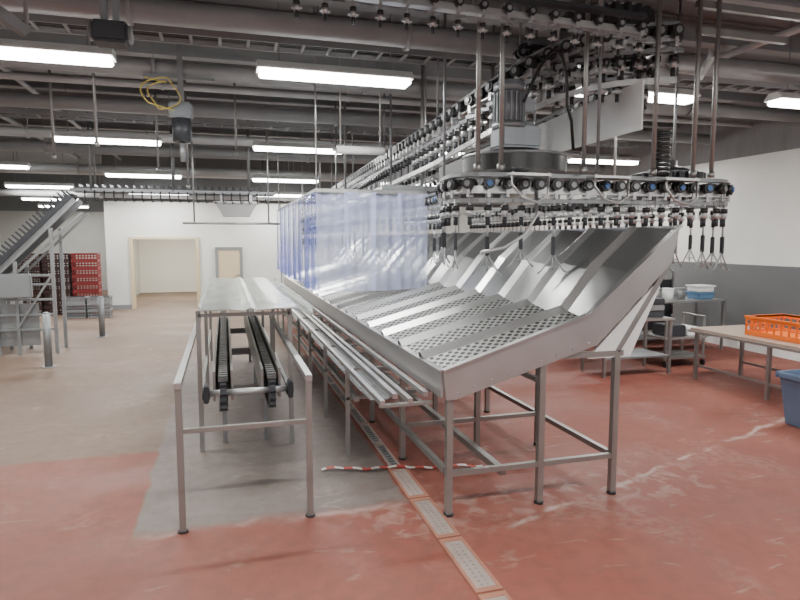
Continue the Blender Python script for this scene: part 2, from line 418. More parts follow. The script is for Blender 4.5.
for (x,y,z) in lamps:
    if first: o.location=(x,y,z);first=False
    else: copy_thing(o,(x,y,z))
    ld=bpy.data.lights.new("lamp_light",'AREA');ld.shape='RECTANGLE';ld.size=1.45;ld.size_y=0.2;ld.energy=80;ld.color=(1.0,0.99,0.95)
    lo=bpy.data.objects.new("lamp_light",ld);lo.location=(x,y,z-0.06);COL.objects.link(lo)
ld=bpy.data.lights.new("corridor_light",'AREA');ld.shape='RECTANGLE';ld.size=1.6;ld.size_y=1.2;ld.energy=170;ld.color=(1,0.97,0.88)
lo=bpy.data.objects.new("corridor_light",ld);lo.location=(-1.4,20.6,2.65);COL.objects.link(lo)

# ------------------------------------------------------------------ collecting trough
LOC=(2.2,3.7,0)
T=thing("collecting_trough","long sloping stainless trough with perforated drain panels","trough",LOC)
Y0=3.72;PITCH=0.56;NM=20;Y1=Y0+PITCH*NM
PR=[((1.40,0.94),(-0.27,0.96),1.0),((2.60,1.265),(-0.5,0.86),1.0),((2.90,1.635),(-0.73,0.68),0.95),((3.20,1.965),(-0.73,0.68),0.5)]
def pt(i,y,h):
    (p,n,s)=PR[i];return (p[0]+n[0]*h*s,y,p[1]+n[1]*h*s)
def strip_surf(mb,i0,i1,ya,ha,yb,hb,k):
    for i in range(i0,i1):
        mb.face([pt(i,ya,ha),pt(i+1,ya,ha),pt(i+1,yb,hb),pt(i,yb,hb)],k)
BAY=[(0.00,0.0),(0.025,0.03),(0.36,0.100),(0.43,0.145),(0.46,0.130),(PITCH,0.0)]
base={}
for i in range(NM):
    ya=Y0+i*PITCH
    if i==0:
        mb=MB();strip_surf(mb,0,1,ya+BAY[1][0],BAY[1][1],ya+BAY[2][0],BAY[2][1],'perf');base['p']=part(T,"perforated_panel",mb,"perforated stainless drain panel")
        mb=MB();strip_surf(mb,1,3,ya+BAY[1][0],BAY[1][1],ya+BAY[2][0],BAY[2][1],'sheet');base['s']=part(T,"back_panel",mb)
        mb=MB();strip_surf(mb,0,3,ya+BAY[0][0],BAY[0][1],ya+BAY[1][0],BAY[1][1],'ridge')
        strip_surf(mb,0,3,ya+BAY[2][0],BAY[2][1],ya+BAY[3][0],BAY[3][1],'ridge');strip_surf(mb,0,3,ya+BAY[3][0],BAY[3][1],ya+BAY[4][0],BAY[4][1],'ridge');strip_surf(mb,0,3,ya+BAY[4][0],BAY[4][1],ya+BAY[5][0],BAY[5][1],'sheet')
        bmesh.ops.remove_doubles(mb.bm,verts=mb.bm.verts[:],dist=0.0005)
        base['r']=part(T,"divider_ridge",mb)
        mb=MB();mb.prism([(ya+y_,0.93+h_*0.96) for y_,h_ in BAY]+[(ya+PITCH,0.90),(ya,0.90)],'x',1.39,1.40,'plate');base['e']=part(T,"edge_strip",mb)
    else:
        for k in 'psre':
            c=base[k].copy();c.parent=T;c.location=(0,i*PITCH,0);COL.objects.link(c)
mb=MB();mb.prism([(1.378,1.03),(1.40,0.83),(1.47,0.83),(2.555,1.15),(3.16,1.73),(3.225,2.0),(2.475,1.372)],'y',3.69,3.715,'plate')
mb.prism([(1.378,1.03),(2.475,1.372),(2.475,1.384),(1.372,1.042)],'y',3.66,3.715,'steel')
mb.prism([(2.475,1.372),(3.225,2.0),(3.218,2.012),(2.467,1.384)],'y',3.66,3.715,'steel')
part(T,"end_plate",mb,"folded stainless end plate")
for i in range(9):
    f=i/8;mb=MB().cyl((1.48+f*1.0,3.680,0.875+f*0.29),(1.48+f*1.0,3.69,0.875+f*0.29),0.008,'chrome',8)
    part(T,"bolt",mb)
mb=MB();mb.prism([(2.50,1.045),(3.08,1.60),(3.10,1.55),(2.86,1.045)],'y',3.725,3.745,'whitep')
part(T,"gusset_plate",mb)
mb=MB();mb.box((1.372,3.72,0.84),(1.388,Y1,1.03),'plate').box((1.35,3.70,1.02),(1.40,Y1,1.035),'steel')
part(T,"front_lip",mb)
mb=MB();mb.box((3.20,3.70,1.80),(3.215,Y1,2.0),'sheet').box((3.19,3.70,1.99),(3.25,Y1,2.005),'steel')
part(T,"back_lip",mb)
mb=MB();mb.prism([(1.40,0.925),(2.60,1.25),(3.20,1.95),(3.20,1.935),(2.61,1.235),(1.40,0.905)],'y',3.72,Y1,'tube')
part(T,"bed_plate",mb)
tb=0.045
rows=[3.74]+[3.74+1.12*i for i in range(1,11)]
for i,yy in enumerate(rows):
    for x,h in ((1.44,0.84),(2.14,1.055),(2.75,1.055)):
        mb=MB().box((x-tb/2,yy-tb/2,0.02),(x+tb/2,yy+tb/2,h),'tube').cyl((x,yy,0),(x,yy,0.02),0.035,'black',10)
        part(T,"leg",mb)
    mb=MB().box((2.14,yy-0.02,1.055),(2.80,yy+0.02,1.095),'tube').box((1.44,yy-0.018,0.28),(2.75,yy+0.018,0.316),'tube')
    mb.bar((2.75,yy,1.09),(3.17,yy,1.72),0.04,0.04,'tube').bar((1.42,yy,0.82),(2.5,yy,1.14),0.035,0.035,'tube')
    part(T,"cross_bar",mb)
for x,z,w in ((1.44,0.298,0.04),(2.75,0.298,0.04),(1.88,0.24,0.05),(2.14,0.9,0.035)):
    part(T,"long_bar",MB().box((x-w/2,3.8,z-w/2),(x+w/2,rows[-1],z+w/2),'tube'))
R=thing("guide_rail_rack","row of long stainless guide rails along the trough","rail rack",(1.2,3.85,0))
for x,z in ((1.0,0.80),(1.09,0.84),(1.20,0.80),(1.31,0.84)):
    part(R,"guide_rail",MB().box((x-0.017,3.85,z-0.017),(x+0.017,14.5,z+0.017),'steel'))
for x,z in ((1.05,0.55),(1.25,0.55)):
    part(R,"lower_rail",MB().box((x-0.02,4.9,z-0.02),(x+0.02,14.5,z+0.02),'tube'))
part(R,"gutter",MB().prism([(1.02,0.70),(1.10,0.62),(1.24,0.62),(1.33,0.70),(1.34,0.70),(1.245,0.612),(1.095,0.612),(1.01,0.70)],'y',4.6,14.5,'galv'))
for i in range(9):
    yy=3.87+i*1.2
    part(R,"cross_bar",MB().box((0.98,yy-0.018,0.765),(1.36,yy+0.018,0.785),'tube'))
    if i:
        part(R,"cross_bar",MB().box((0.98,yy-0.018,0.51),(1.36,yy+0.018,0.53),'tube'))
        part(R,"leg",MB().box((1.0-0.017,yy-0.018,0),(1.0+0.017,yy+0.018,0.765),'tube'))

# ------------------------------------------------------------------ left tray table
S=thing("tray_table","narrow stainless tray table with folded top","table",(0.27,7.6,0))
prof=[(-0.23,1.335),(-0.215,1.298),(0.02,1.300),(0.15,1.285),(0.21,1.312),(0.27,1.285),(0.42,1.300),(0.62,1.296),(0.735,1.22),(0.75,1.23),(0.755,1.30)]
mb=MB()
poly=prof+[(p[0],p[1]-0.010) for p in prof[::-1]]
mb.prism(poly,'y',5.4,9.9,'sheet2')
part(S,"tray_top",mb,"nearly flat folded stainless tray")
for yy in (5.55,7.6,9.8):
    part(S,"cross_bar",MB().box((-0.24,yy-0.02,1.22),(0.56,yy+0.02,1.25),'tube'))
    for x in (-0.24,0.56):
        part(S,"leg",MB().box((x-0.02,yy-0.02,0),(x+0.02,yy+0.02,1.28),'tube'))
for x in (-0.24,0.56):
    part(S,"long_bar",MB().box((x-0.016,5.57,0.47),(x+0.016,9.78,0.505),'tube'))
G=thing("safety_barrier","stainless tube barrier enclosing the twin chain conveyor","barrier",(0.1,4.0,0))
for x in (-0.31,0.52):
    for yy in (4.0,7.3):
        part(G,"leg",MB().box((x-0.02,yy-0.02,0.01),(x+0.02,yy+0.02,0.96),'tube').cyl((x,yy,0),(x,yy,0.012),0.034,'black',12))
    part(G,"top_rail",MB().box((x-0.022,3.96,0.96),(x+0.022,7.4,1.0),'steel'))
part(G,"cross_bar",MB().box((-0.30,3.985,0.66),(0.51,4.015,0.69),'tube'))
C=thing("chain_conveyor","twin dark rail chain conveyor with a front axle","conveyor",(0.16,5.0,0))
for x in (-0.04,0.34):
    mb=MB().box((x-0.08,4.98,0.60),(x-0.06,9.8,0.845),'tube').box((x+0.06,4.98,0.60),(x+0.08,9.8,0.845),'tube').box((x-0.06,5.0,0.66),(x+0.06,9.8,0.68),'dark')
    part(C,"side_channel",mb)
    def chainpoly(zb,zt,ylo,yhi):
        p=[(ylo,zb),(yhi,zb),(yhi,zt-0.012)];yy=yhi
        while yy>ylo+0.09:
            p+=[(yy-0.03,zt-0.012),(yy-0.03,zt),(yy-0.075,zt),(yy-0.075,zt-0.012)];yy-=0.085
        p.append((ylo,zt-0.012));return p
    part(C,"chain",MB().prism(chainpoly(0.785,0.825,4.86,9.8),'x',x-0.035,x+0.035,'dark2'),"worn grey link chain")
    part(C,"chain",MB().prism(chainpoly(0.535,0.565,4.9,9.8),'x',x-0.035,x+0.035,'dark2'),"worn grey link chain")
    g=[]
    for j in range(48):
        a=2*math.pi*j/48;rr=0.145 if (j//2)%2 else 0.120
        g.append((4.93+rr*math.cos(a),0.68+rr*math.sin(a)))
    part(C,"sprocket",MB().prism(g,'x',x-0.025,x+0.025,'dark'))
part(C,"axle",MB().cyl((-0.17,4.93,0.68),(0.50,4.93,0.68),0.026,'chrome',12))
for x in (-0.17,0.49):
    part(C,"bearing",MB().cyl((x-0.03,4.93,0.68),(x+0.025,4.93,0.68),0.05,'dark',14).box((x-0.02,4.87,0.61),(x+0.02,4.99,0.75),'dark',0.008))
for yy in (5.75,7.8,9.6):
    part(C,"stand",MB().box((-0.12,yy-0.02,0.45),(0.44,yy+0.02,0.50),'galv').box((-0.06,yy-0.02,0),(-0.02,yy+0.02,0.46),'galv').box((0.32,yy-0.02,0),(0.36,yy+0.02,0.46),'galv').box((-0.1,yy-0.02,0.49),(0.40,yy+0.02,0.535),'galv'))

# ------------------------------------------------------------------ drain
for i in range(16):
    y0=2.2+i*0.62
    near=y0<4.3
    fk='pinkf' if near else 'pinks'
    hw=0.08 if near else 0.05
    o=thing("drain_grate","worn metal drain cover with rust stained rim" if near else "narrow worn steel drain grate","drain",(1.33,y0,0),"floor drain grates")
    part(o,"frame",MB().box((1.33-hw,y0,0.0),(1.33-hw+0.02,y0+0.6,0.010),fk).box((1.33+hw-0.02,y0,0.0),(1.33+hw,y0+0.6,0.010),fk).box((1.33-hw+0.02,y0,0.0),(1.33+hw-0.02,y0+0.04,0.010),fk).box((1.33-hw+0.02,y0+0.56,0.0),(1.33+hw-0.02,y0+0.6,0.010),fk))
    mb=MB().box((1.33-hw+0.02,y0+0.04,0.0),(1.33+hw-0.02,y0+0.56,0.007),'pinks' if near else 'galv')
    if near:
        for j in range(12):
            yy=y0+0.06+j*0.041
            for sx in (-0.025,0.013):
                mb.box((1.33+sx,yy,0.006),(1.33+sx+0.012,yy+0.014,0.0085),'galv')
    else:
        for j in range(8):
            yy=y0+0.06+j*0.062; mb.box((1.33-0.02,yy,0.006),(1.33+0.02,yy+0.014,0.0085),'dark')
    part(o,"slotted_cover",mb)
mb=MB()
pts=[];n=40
for i in range(n+1):
    f=i/n; pts.append((0.72+f*1.3,4.78-0.30*f+0.02*math.sin(f*17),0.014+0.012*abs(math.sin(f*23))))
mb.sweep(pts,0.04,0.002,'tape')
solo("barrier_tape",mb,(0.72,4.78,0.0),"red and white striped barrier tape lying on the floor","tape")

# ------------------------------------------------------------------ overhead shackle lines
def trolley_make(capk,label):
    def f(loc):
        o=thing("conveyor_trolley",label,"conveyor trolley",loc,"overhead conveyor trolleys")
        x,y,z=loc
        part(o,"bracket",MB().box((x-0.012,y-0.045,z-0.05),(x+0.012,y-0.035,z+0.05),'chrome').box((x-0.012,y+0.035,z-0.05),(x+0.012,y+0.045,z+0.05),'chrome').box((x-0.014,y-0.045,z-0.065),(x+0.014,y+0.045,z-0.05),'chrome').cyl((x,y,z-0.05),(x,y,z-0.28),0.013,'chrome',8).box((x-0.073,y-0.012,z-0.10),(x+0.073,y+0.012,z-0.07),'galv'))
        part(o,"roller",MB().cyl((x,y-0.06,z+0.04),(x,y-0.015,z+0.04),0.045,'black',12))
        part(o,"roller",MB().cyl((x,y+0.015,z+0.04),(x,y+0.06,z+0.04),0.045,'black',12))
        part(o,"swivel_block",MB().cyl((x,y,z-0.125),(x,y,z-0.165),0.032,'black',10).cyl((x,y,z-0.155),(x,y,z-0.215),0.026,'chrome',10).cyl((x,y,z-0.21),(x,y,z-0.28),0.018,'dark',8).box((x-0.05,y-0.012,z-0.20),(x+0.05,y+0.012,z-0.185),'steel'))
        part(o,"cap",MB().cyl((x,y-0.061,z+0.04),(x,y-0.072,z+0.04),0.024,capk,10))
        return o
    return f
trolley_full=trolley_make('galv',"steel overhead trolley with black rollers")
trolley_blue=trolley_make('blue',"steel overhead trolley with black rollers and blue cap")
def trolley_simple(loc):
    x,y,z=loc
    mb=MB().box((x-0.012,y-0.045,z-0.06),(x+0.012,y+0.045,z+0.05),'chrome').cyl((x,y-0.055,z+0.04),(x,y+0.055,z+0.04),0.045,'black',8).cyl((x,y,z-0.06),(x,y,z-0.28),0.012,'chrome',6).cyl((x,y,z-0.12),(x,y,z-0.19),0.034,'black',8).box((x-0.1,y-0.010,z-0.10),(x+0.1,y+0.010,z-0.075),'galv')
    return solo("conveyor_trolley",mb,loc,"steel overhead trolley with black rollers on the track","conveyor trolley","overhead conveyor trolleys")
def shackle(loc):
    o=thing("shackle","wire hanging shackle with dark stem and forked end","shackle",loc,"hanging shackles")
    x,y,z=loc
    part(o,"stem",MB().cyl((x,y,z-0.28),(x,y,z-0.38),0.009,'hook',8).box((x-0.015,y-0.014,z-0.52),(x+0.015,y+0.014,z-0.37),'dark',0.004))
    w=0.010
    part(o,"wire_fork",MB().tube([(x-0.006,y,z-0.50),(x-0.02,y,z-0.54),(x-0.085,y,z-0.64),(x-0.12,y,z-0.67)],w*0.7,'hook',6).tube([(x+0.006,y,z-0.50),(x+0.02,y,z-0.54),(x+0.085,y,z-0.64),(x+0.12,y,z-0.67)],w*0.7,'hook',6).tube([(x-0.008,y,z-0.50),(x,y,z-0.59),(x,y,z-0.64)],w*0.7,'hook',6).tube([(x-0.06,y,z-0.605),(x+0.06,y,z-0.605)],w*0.6,'hook',6))
    return o
tf=[None];tb2=[None];ts=[None];sh=[None]
def put(cache,fn,loc,rz,sc=1.0):
    if cache[0] is None:
        cache[0]=fn(loc)
        cache[0].rotation_euler=(0,0,rz);c=cache[0]
    else: c=copy_thing(cache[0],loc,rz)
    c.scale=(sc,sc,sc)
    return c
def run_line(path,sp,nearY,shf=None,sc=1.0,bluef=None):
    for i,(p,a) in enumerate(resample(path,sp)):
        q=(p.x,p.y,p.z)
        aj=a+random.uniform(-0.15,0.15)
        if p.y<nearY:
            if bluef and bluef(i,p): put(tb2,trolley_blue,q,aj,sc)
            else: put(tf,trolley_full,q,aj,sc)
        else: put(ts,trolley_simple,q,aj,sc)
        if shf and shf(i,p): put(sh,shackle,q,a+random.uniform(-0.7,0.7),random.uniform(0.95,1.08))
def track(path,label,brackets=False,k='galv'):
    o=thing("overhead_track",label,"conveyor track",tuple(path[0]))
    mb=MB();mb.sweep(path,0.012,0.05,'steel',dz=0.0).sweep(path,0.07,0.01,'steel',dz=-0.03)
    part(o,"rail",mb)
    mb=MB();mb.sweep(path,0.04,0.03,k,dz=0.12);mb.sweep(path,0.08,0.010,k,dz=0.105)
    part(o,"carrier_beam",mb)
    for p,a in resample(path,2.3):
        part(o,"hanger_rod",MB().cyl((p.x,p.y,p.z+0.12),(p.x,p.y,ZC),0.014,'galv',8))
    if brackets:
        part(o,"lower_rail",MB().sweep(path,0.03,0.05,'steel',dz=-0.36,dx=0.0))
        for p,a in resample(path,0.36):
            c,s_=math.cos(a),math.sin(a);sd=0.085
            q=(p.x+s_*sd*-1,p.y+c*sd,p.z)
            mb=MB().bar((q[0],q[1],p.z-0.38),(q[0],q[1],p.z+0.13),0.012,0.12,'whitep',up=(c,s_,0))
            part(o,"upright_bracket",mb)
            mb=MB().bar((p.x-s_*0.09,p.y+c*0.09,p.z-0.36),(p.x+s_*0.02,p.y-c*0.02,p.z-0.36),0.02,0.02,'steel')
            part(o,"cross_clip",mb)
    return o
ZL=2.32
low=rpath([(1.85,14.8,ZL),(1.85,8.6,ZL),(2.40,7.6,ZL),(2.42,6.5,ZL),(2.12,5.7,ZL),(1.88,5.1,ZL),(1.88,4.62,ZL),(4.62,4.50,ZL),(4.66,11.0,ZL)],0.36)
track(low,"stainless track carrying shackles above the trough")
def shf(i,p):
    if p.y>9: return i%2==0
    if p.x>3.45: return i%2==0
    if p.y<5.2 and 2.82<p.x<=3.45: return False
    return i%2==0
run_line(low,0.15,8.0,shf,1.06,bluef=lambda i,p: (p.x>3.4 and i%2==0) or i%7==0)
up=rpath([(2.35,13.5,2.92),(2.35,6.6,3.13),(2.50,5.60,3.30),(3.0,4.75,3.60),(3.9,4.6,3.68)],0.5)
track(up,"raised return track climbing above the shackle line",brackets=True)
run_line(up,0.16,7.5,None,1.2)
up2=rpath([(3.60,13.5,2.95),(3.60,6.4,3.16),(3.66,4.9,3.30)],0.5)
track(up2,"raised outer track climbing beside the guard plate")
run_line(up2,0.24,6.5,None,1.0)
top=[Vector((0.5,4.15,3.56)),Vector((3.2,4.15,3.52))]
track(top,"high chain track crossing below the roof beams",k='dark')
run_line(top,0.19,8,None,0.72)
top2=rpath([(2.8,5.45,3.66),(3.5,5.5,3.66),(3.95,5.1,3.66),(3.9,4.6,3.66)],0.3)
track(top2,"curved chain track around the upper wheel",k='dark')
run_line(top2,0.12,8,None,1.0)
top3=rpath([(2.95,5.0,3.40),(3.45,4.62,3.40),(3.95,4.95,3.40),(3.9,5.6,3.40)],0.3)
track(top3,"lower curved chain track beneath the upper wheel",k='dark')
run_line(top3,0.13,8,None,1.0)

mb=MB();mb.prism([(4.45,2.84),(4.45,3.25),(9.5,3.08),(9.5,2.78)],'x',3.44,3.455,'whitep')
solo("guard_plate",mb,(3.44,4.45,2.9),"long pale sheet guard plate beside the raised track","guard plate")

def wheel(loc,R,label,th=0.07,teeth=True):
    o=thing("drive_wheel",label,"wheel",loc);x,y,z=loc
    g=[];n=96
    for j in range(n):
        a=2*math.pi*j/n;rr=R+(0.035 if (teeth and (j//2)%2) else 0);g.append((x+rr*math.cos(a),y+rr*math.sin(a)))
    part(o,"rim",MB().prism(g,'z',z-th,z+th,'black'))
    part(o,"dished_cover",MB().cyl((x,y,z+th),(x,y,z+th+0.07),R*0.94,'black',36,r2=R*0.45).cyl((x,y,z+th-0.01),(x,y,z+th+0.012),R*1.01,'galv',36))
    part(o,"hub",MB().cyl((x,y,z-0.2),(x,y,z+0.16),0.08,'galv',16).cyl((x,y,z-0.15),(x,y,z-0.05),0.14,'dark',16))
    return o
wheel((2.55,5.05,2.57),0.465,"large dark turning wheel below the gear motor",0.07,False)
wheel((3.40,4.98,3.84),0.40,"dark turning wheel of the raised track")
wheel((4.15,4.95,2.50),0.30,"dark turning wheel at the bend of the shackle line",0.03)
mx_,my_=2.46,4.98
o=thing("gear_motor","upright grey gear motor with cooling fins","motor",(mx_,my_,2.72))
x,y=mx_,my_
part(o,"motor_body",MB().cyl((x,y,2.93),(x,y,3.20),0.12,'motor',20))
for j in range(20):
    a=2*math.pi*j/20;part(o,"cooling_fin",MB().bar((x+0.13*math.cos(a),y+0.13*math.sin(a),2.94),(x+0.13*math.cos(a),y+0.13*math.sin(a),3.18),0.010,0.03,'motor',up=(math.cos(a),math.sin(a),0)))
part(o,"fan_cover",MB().cyl((x,y,3.20),(x,y,3.27),0.14,'motor',20).cyl((x,y,3.27),(x,y,3.295),0.14,'motor',20,r2=0.10))
part(o,"gearbox",MB().box((x-0.12,y-0.13,2.71),(x+0.26,y+0.13,2.90),'motor',0.02).cyl((x,y,2.88),(x,y,2.93),0.15,'galv',20).cyl((x+0.17,y,2.90),(x+0.17,y,2.95),0.08,'motor',16))
part(o,"terminal_box",MB().box((x+0.11,y-0.07,3.03),(x+0.22,y+0.07,3.15),'motor',0.01))

def post(x,y,z0,z1=ZC,r=0.020,k='tube',lab="stainless hanger post carrying the overhead track"):
    mb=MB().cyl((x,y,z0),(x,y,z1),r,k,10).box((x-0.06,y-0.06,z1-0.012),(x+0.06,y+0.06,z1),k).cyl((x,y,z0),(x,y,z0+0.05),r*1.6,k,10)
    solo("hanger_post",mb,(x,y,z0),lab,"post","track hanger posts")
for x,y,z in ((1.98,4.55,2.46),(2.16,4.50,2.46),(2.92,4.50,2.46),(3.60,4.48,2.46),(4.02,4.48,2.46),(4.22,4.48,2.46),(4.66,5.2,2.46),(1.85,9.4,2.46),(2.42,7.3,2.46),(4.66,8.0,2.46),(1.85,12.0,2.46),(3.60,10.0,3.2),(1.4,4.15,3.70),(4.66,6.5,2.46),(3.05,6.6,2.46),(2.95,5.6,2.7)):
    post(x,y,z)
def frame(p0,p1,label="stainless cross member bracing the hanger posts",k='galv'):
    solo("cross_member",MB().bar(p0,p1,0.045,0.06,k),p0,label,"beam","cross members")
frame((1.9,7.3,2.55),(3.4,7.3,2.55)); frame((4.02,4.50,3.72),(5.0,4.50,3.72),k='tube'); frame((1.85,9.4,2.55),(4.66,9.4,2.55))
frame((4.22,4.52,3.55),(4.70,5.2,3.55),k='tube'); frame((4.02,4.52,3.95),(5.2,4.52,3.95),k='tube'); frame((2.42,6.6,2.55),(4.66,6.6,2.55))
mb=MB().tube([(2.5+0.42*math.sin(t/12*math.pi/2),4.78,3.08+0.45*(math.sin(t/12*math.pi))) for t in range(0,13)]+[(2.98,4.80,2.95),(3.02,4.82,2.7)],0.014,'black')
solo("power_cable",mb,(2.5,4.78,3.08),"black power cable looping from the gear motor","cable")
mb=MB().cyl((1.35,7.4,3.0),(1.95,7.4,3.0),0.05,'white',14).cyl((1.3,7.4,3.0),(2.0,7.4,3.0),0.02,'steel',8).cyl((1.4,7.4,3.0),(1.4,7.4,ZC),0.012,'steel',6).cyl((1.9,7.4,3.0),(1.9,7.4,ZC),0.012,'steel',6)
solo("spray_pipe",mb,(1.35,7.4,3.0),"white capped spray pipe hung on thin rods","pipe")
mb=MB();cx,cy=3.80,4.62
pts=[(cx+0.06*math.cos(t*0.6),cy+0.06*math.sin(t*0.6),2.47+t*0.0035) for t in range(120)]
mb.tube(pts,0.014,'black',6)
solo("coil_spring",mb,(cx,cy,2.47),"black coil spring of the chain tensioner","spring")
solo("bent_rod",MB().tube([(1.95,4.4,1.80),(2.15,4.4,1.84),(2.33,4.4,1.94),(2.45,4.42,2.10),(2.48,4.5,2.30)],0.014,'steel'),(1.95,4.4,1.80),"bent steel guide rod below the turning wheel","rod")
for k_,(x,y) in enumerate(((2.2,4.36),(2.95,4.36),(3.65,4.36))):
    pts=[(x,y,2.44),(x-0.02,y-0.02,2.34),(x+0.06,y-0.03,2.24),(x+0.20,y-0.03,2.20),(x+0.30,y-0.02,2.26),(x+0.31,y,2.44)]
    solo("guide_loop",MB().tube(pts,0.010,'steel').box((x-0.02,y-0.015,2.41),(x+0.33,y+0.11,2.43),'steel'),(x,y,2.44),"bent guide loop clamped below the shackle track","guide loop","guide loops")

# ------------------------------------------------------------------ strip curtain
K=thing("strip_curtain","clear bluish vinyl sheet curtain around the shackle line","curtain",(1.04,7.0,1.3))
part(K,"hanging_rail",MB().box((1.02,6.98,2.45),(2.38,7.02,2.49),'steel').box((1.02,7.0,2.45),(1.06,12.0,2.49),'steel').cyl((1.04,7.0,2.49),(1.04,7.0,ZC),0.01,'steel',6).cyl((1.04,12.0,2.49),(1.04,12.0,ZC),0.01,'steel',6).cyl((2.36,7.0,2.49),(2.36,7.0,ZC),0.01,'steel',6))
def strip(p,dirv,w,z0,z1,ph,dep,k,n=8,amp=0.025):
    mb=MB();m=8;V=[]
    dx,dy=dirv;nx,ny=-dy,dx
    for j in range(m+1):
        zz=z1+(z0-z1)*j/m;row=[]
        for i in range(n+1):
            s=(i/n-0.5);cu=amp*(1-(2*s)**2)+0.016*math.sin(ph+14*s*w/0.3+1.5*j/m)*(0.3+j/m)+dep
            row.append(mb.bm.verts.new((p[0]+dx*s*w+nx*cu,p[1]+dy*s*w+ny*cu,zz)))
        V.append(row)
    i0=mb.mi(k)
    for j in range(m):
        for i in range(n):
            f=mb.bm.faces.new((V[j][i],V[j][i+1],V[j+1][i+1],V[j+1][i]));f.material_index=i0;f.smooth=True
    part(K,"vinyl_strip",mb)
for i in range(4):
    strip((1.22+i*0.325,7.0-(0.03 if i%2 else 0)),(1,0),0.38,1.30+random.uniform(-0.01,0.01),2.46,i*1.7,0,'curt',14,0.012)
for i in range(14):
    strip((1.04,7.2+i*0.35),(0,1),0.42,1.31+random.uniform(-0.03,0.03),2.46,i*1.3,0.03 if i%2 else 0.0,'curtb',12)

# ------------------------------------------------------------------ left machinery
YI=11.5
O=thing("incline_conveyor","dark steel incline conveyor climbing to the overhead line","conveyor",(-3.3,YI,0))
a=(-4.5,YI,0.43);b=(-2.38,YI,2.58)
for dy in (-0.25,0.25):
    part(O,"side_rail",MB().bar((a[0],YI+dy,a[2]),(b[0],YI+dy,b[2]),0.04,0.10,'galv'))
    part(O,"lower_rail",MB().bar((a[0]+0.2,YI+dy,a[2]-0.06),(b[0]+0.1,YI+dy,b[2]-0.22),0.03,0.04,'galv'))
def linkpoly():
    n=40;up_=[]
    dx,dz=b[0]-a[0],b[2]-a[2];L_=math.hypot(dx,dz);tx,tz=dx/L_,dz/L_;nx,nz=-tz,tx
    for i in range(n):
        for (f,h) in ((i/n,0.12),((i+0.4)/n,0.12),((i+0.45)/n,0.25),((i+0.75)/n,0.25),((i+0.8)/n,0.12)):
            up_.append((a[0]+dx*f+nx*h,a[2]+dz*f+nz*h))
    return up_+[(b[0]+nx*0.04,b[2]+nz*0.04),(a[0]+nx*0.04,a[2]+nz*0.04)]
lp=linkpoly()
part(O,"slat_chain",MB().prism(lp,'y',YI-0.30,YI-0.26,'dark'),"dark slat chain with upright fingers")
part(O,"slat_chain",MB().prism(lp,'y',YI+0.10,YI+0.14,'dark'),"dark slat chain with upright fingers")
part(O,"chain_bed",MB().bar((a[0]-0.05,YI,a[2]+0.09),(b[0]-0.05,YI,b[2]+0.09),0.44,0.03,'dark'))
for x,z in ((-3.95,0.95),(-3.6,1.3),(-3.3,1.55),(-2.75,2.1)):
    for dy in (-0.3,0.3):
        part(O,"leg",MB().box((x-0.025,YI+dy-0.025,0),(x+0.025,YI+dy+0.025,z),'galv'))
for z in (0.4,0.65,0.9,1.15,1.3):
    part(O,"cross_brace",MB().box((-3.95 if z<0.95 else (-3.6 if z<1.25 else -3.3),YI-0.32,z),(-2.75,YI-0.28,z+0.035),'galv'))
part(O,"cross_brace",MB().bar((-3.3,YI-0.32,0.45),(-2.78,YI-0.32,1.3),0.03,0.03,'galv'))
part(O,"drive_box",MB().box((-3.55,YI-0.42,0.95),(-3.05,YI-0.33,1.35),'greyp',0.02))
part(O,"side_cover",MB().prism([(-3.95,0.15),(-3.0,0.15),(-3.0,0.85),(-3.95,0.85)],'y',YI-0.27,YI-0.25,'galv'))
O=thing("processing_machine","grey stainless machine with open frame, hood and panels","machine",(-4.2,13.1,0))
YM=12.6
part(O,"body",MB().box((-6.4,YM,0.50),(-3.9,YM+1.0,1.10),'galv',0.02))
part(O,"deck",MB().box((-6.4,YM-0.05,1.10),(-3.8,YM+1.05,1.14),'tube'))
part(O,"hood",MB().prism([(-6.4,1.14),(-4.3,1.14),(-4.3,1.9),(-4.7,2.3),(-6.4,2.4)],'y',YM+0.15,YM+0.9,'galv'))
part(O,"access_panel",MB().box((-4.9,YM-0.02,0.58),(-4.0,YM,1.02),'tube'))
part(O,"access_panel",MB().box((-5.9,YM-0.02,0.58),(-5.0,YM,1.02),'tube'))
for x in (-6.3,-5.0,-3.97):
    for y in (YM+0.06,YM+0.94):
        part(O,"leg",MB().box((x-0.035,y-0.035,0),(x+0.035,y+0.035,0.50),'tube'))
for x in (-4.2,-3.97):
    part(O,"upper_post",MB().box((x-0.025,YM+0.03,1.14),(x+0.025,YM+0.08,2.0),'tube'))
part(O,"stretcher",MB().box((-6.3,YM+0.04,0.15),(-3.97,YM+0.08,0.19),'tube'))
part(O,"stretcher",MB().box((-4.3,YM+0.04,1.96),(-3.94,YM+0.08,2.0),'tube'))
O=thing("overhead_feed_conveyor","dark overhead feed conveyor crossing the hall","conveyor",(-0.5,12.2,2.8))
part(O,"side_rail",MB().box((-2.65,12.19,2.78),(1.0,12.21,2.84),'galv'))
part(O,"side_rail",MB().box((-2.65,12.59,2.78),(1.0,12.61,2.84),'galv'))
g=[(-2.6,2.86)];x=-2.6
while x<0.85: g+=[(x+0.04,2.86),(x+0.05,2.92),(x+0.09,2.92),(x+0.10,2.86)];x+=0.13
g+=[(0.98,2.86),(0.98,2.81),(-2.6,2.81)]
part(O,"roller_chain",MB().prism(g,'y',12.23,12.57,'dark'))
for x in (-2.3,-0.9,0.5):
    part(O,"hanger",MB().cyl((x,12.2,2.80),(x,12.2,ZC),0.018,'galv',8))
    part(O,"hanger",MB().cyl((x,12.6,2.80),(x,12.6,ZC),0.018,'galv',8))
x=-2.4
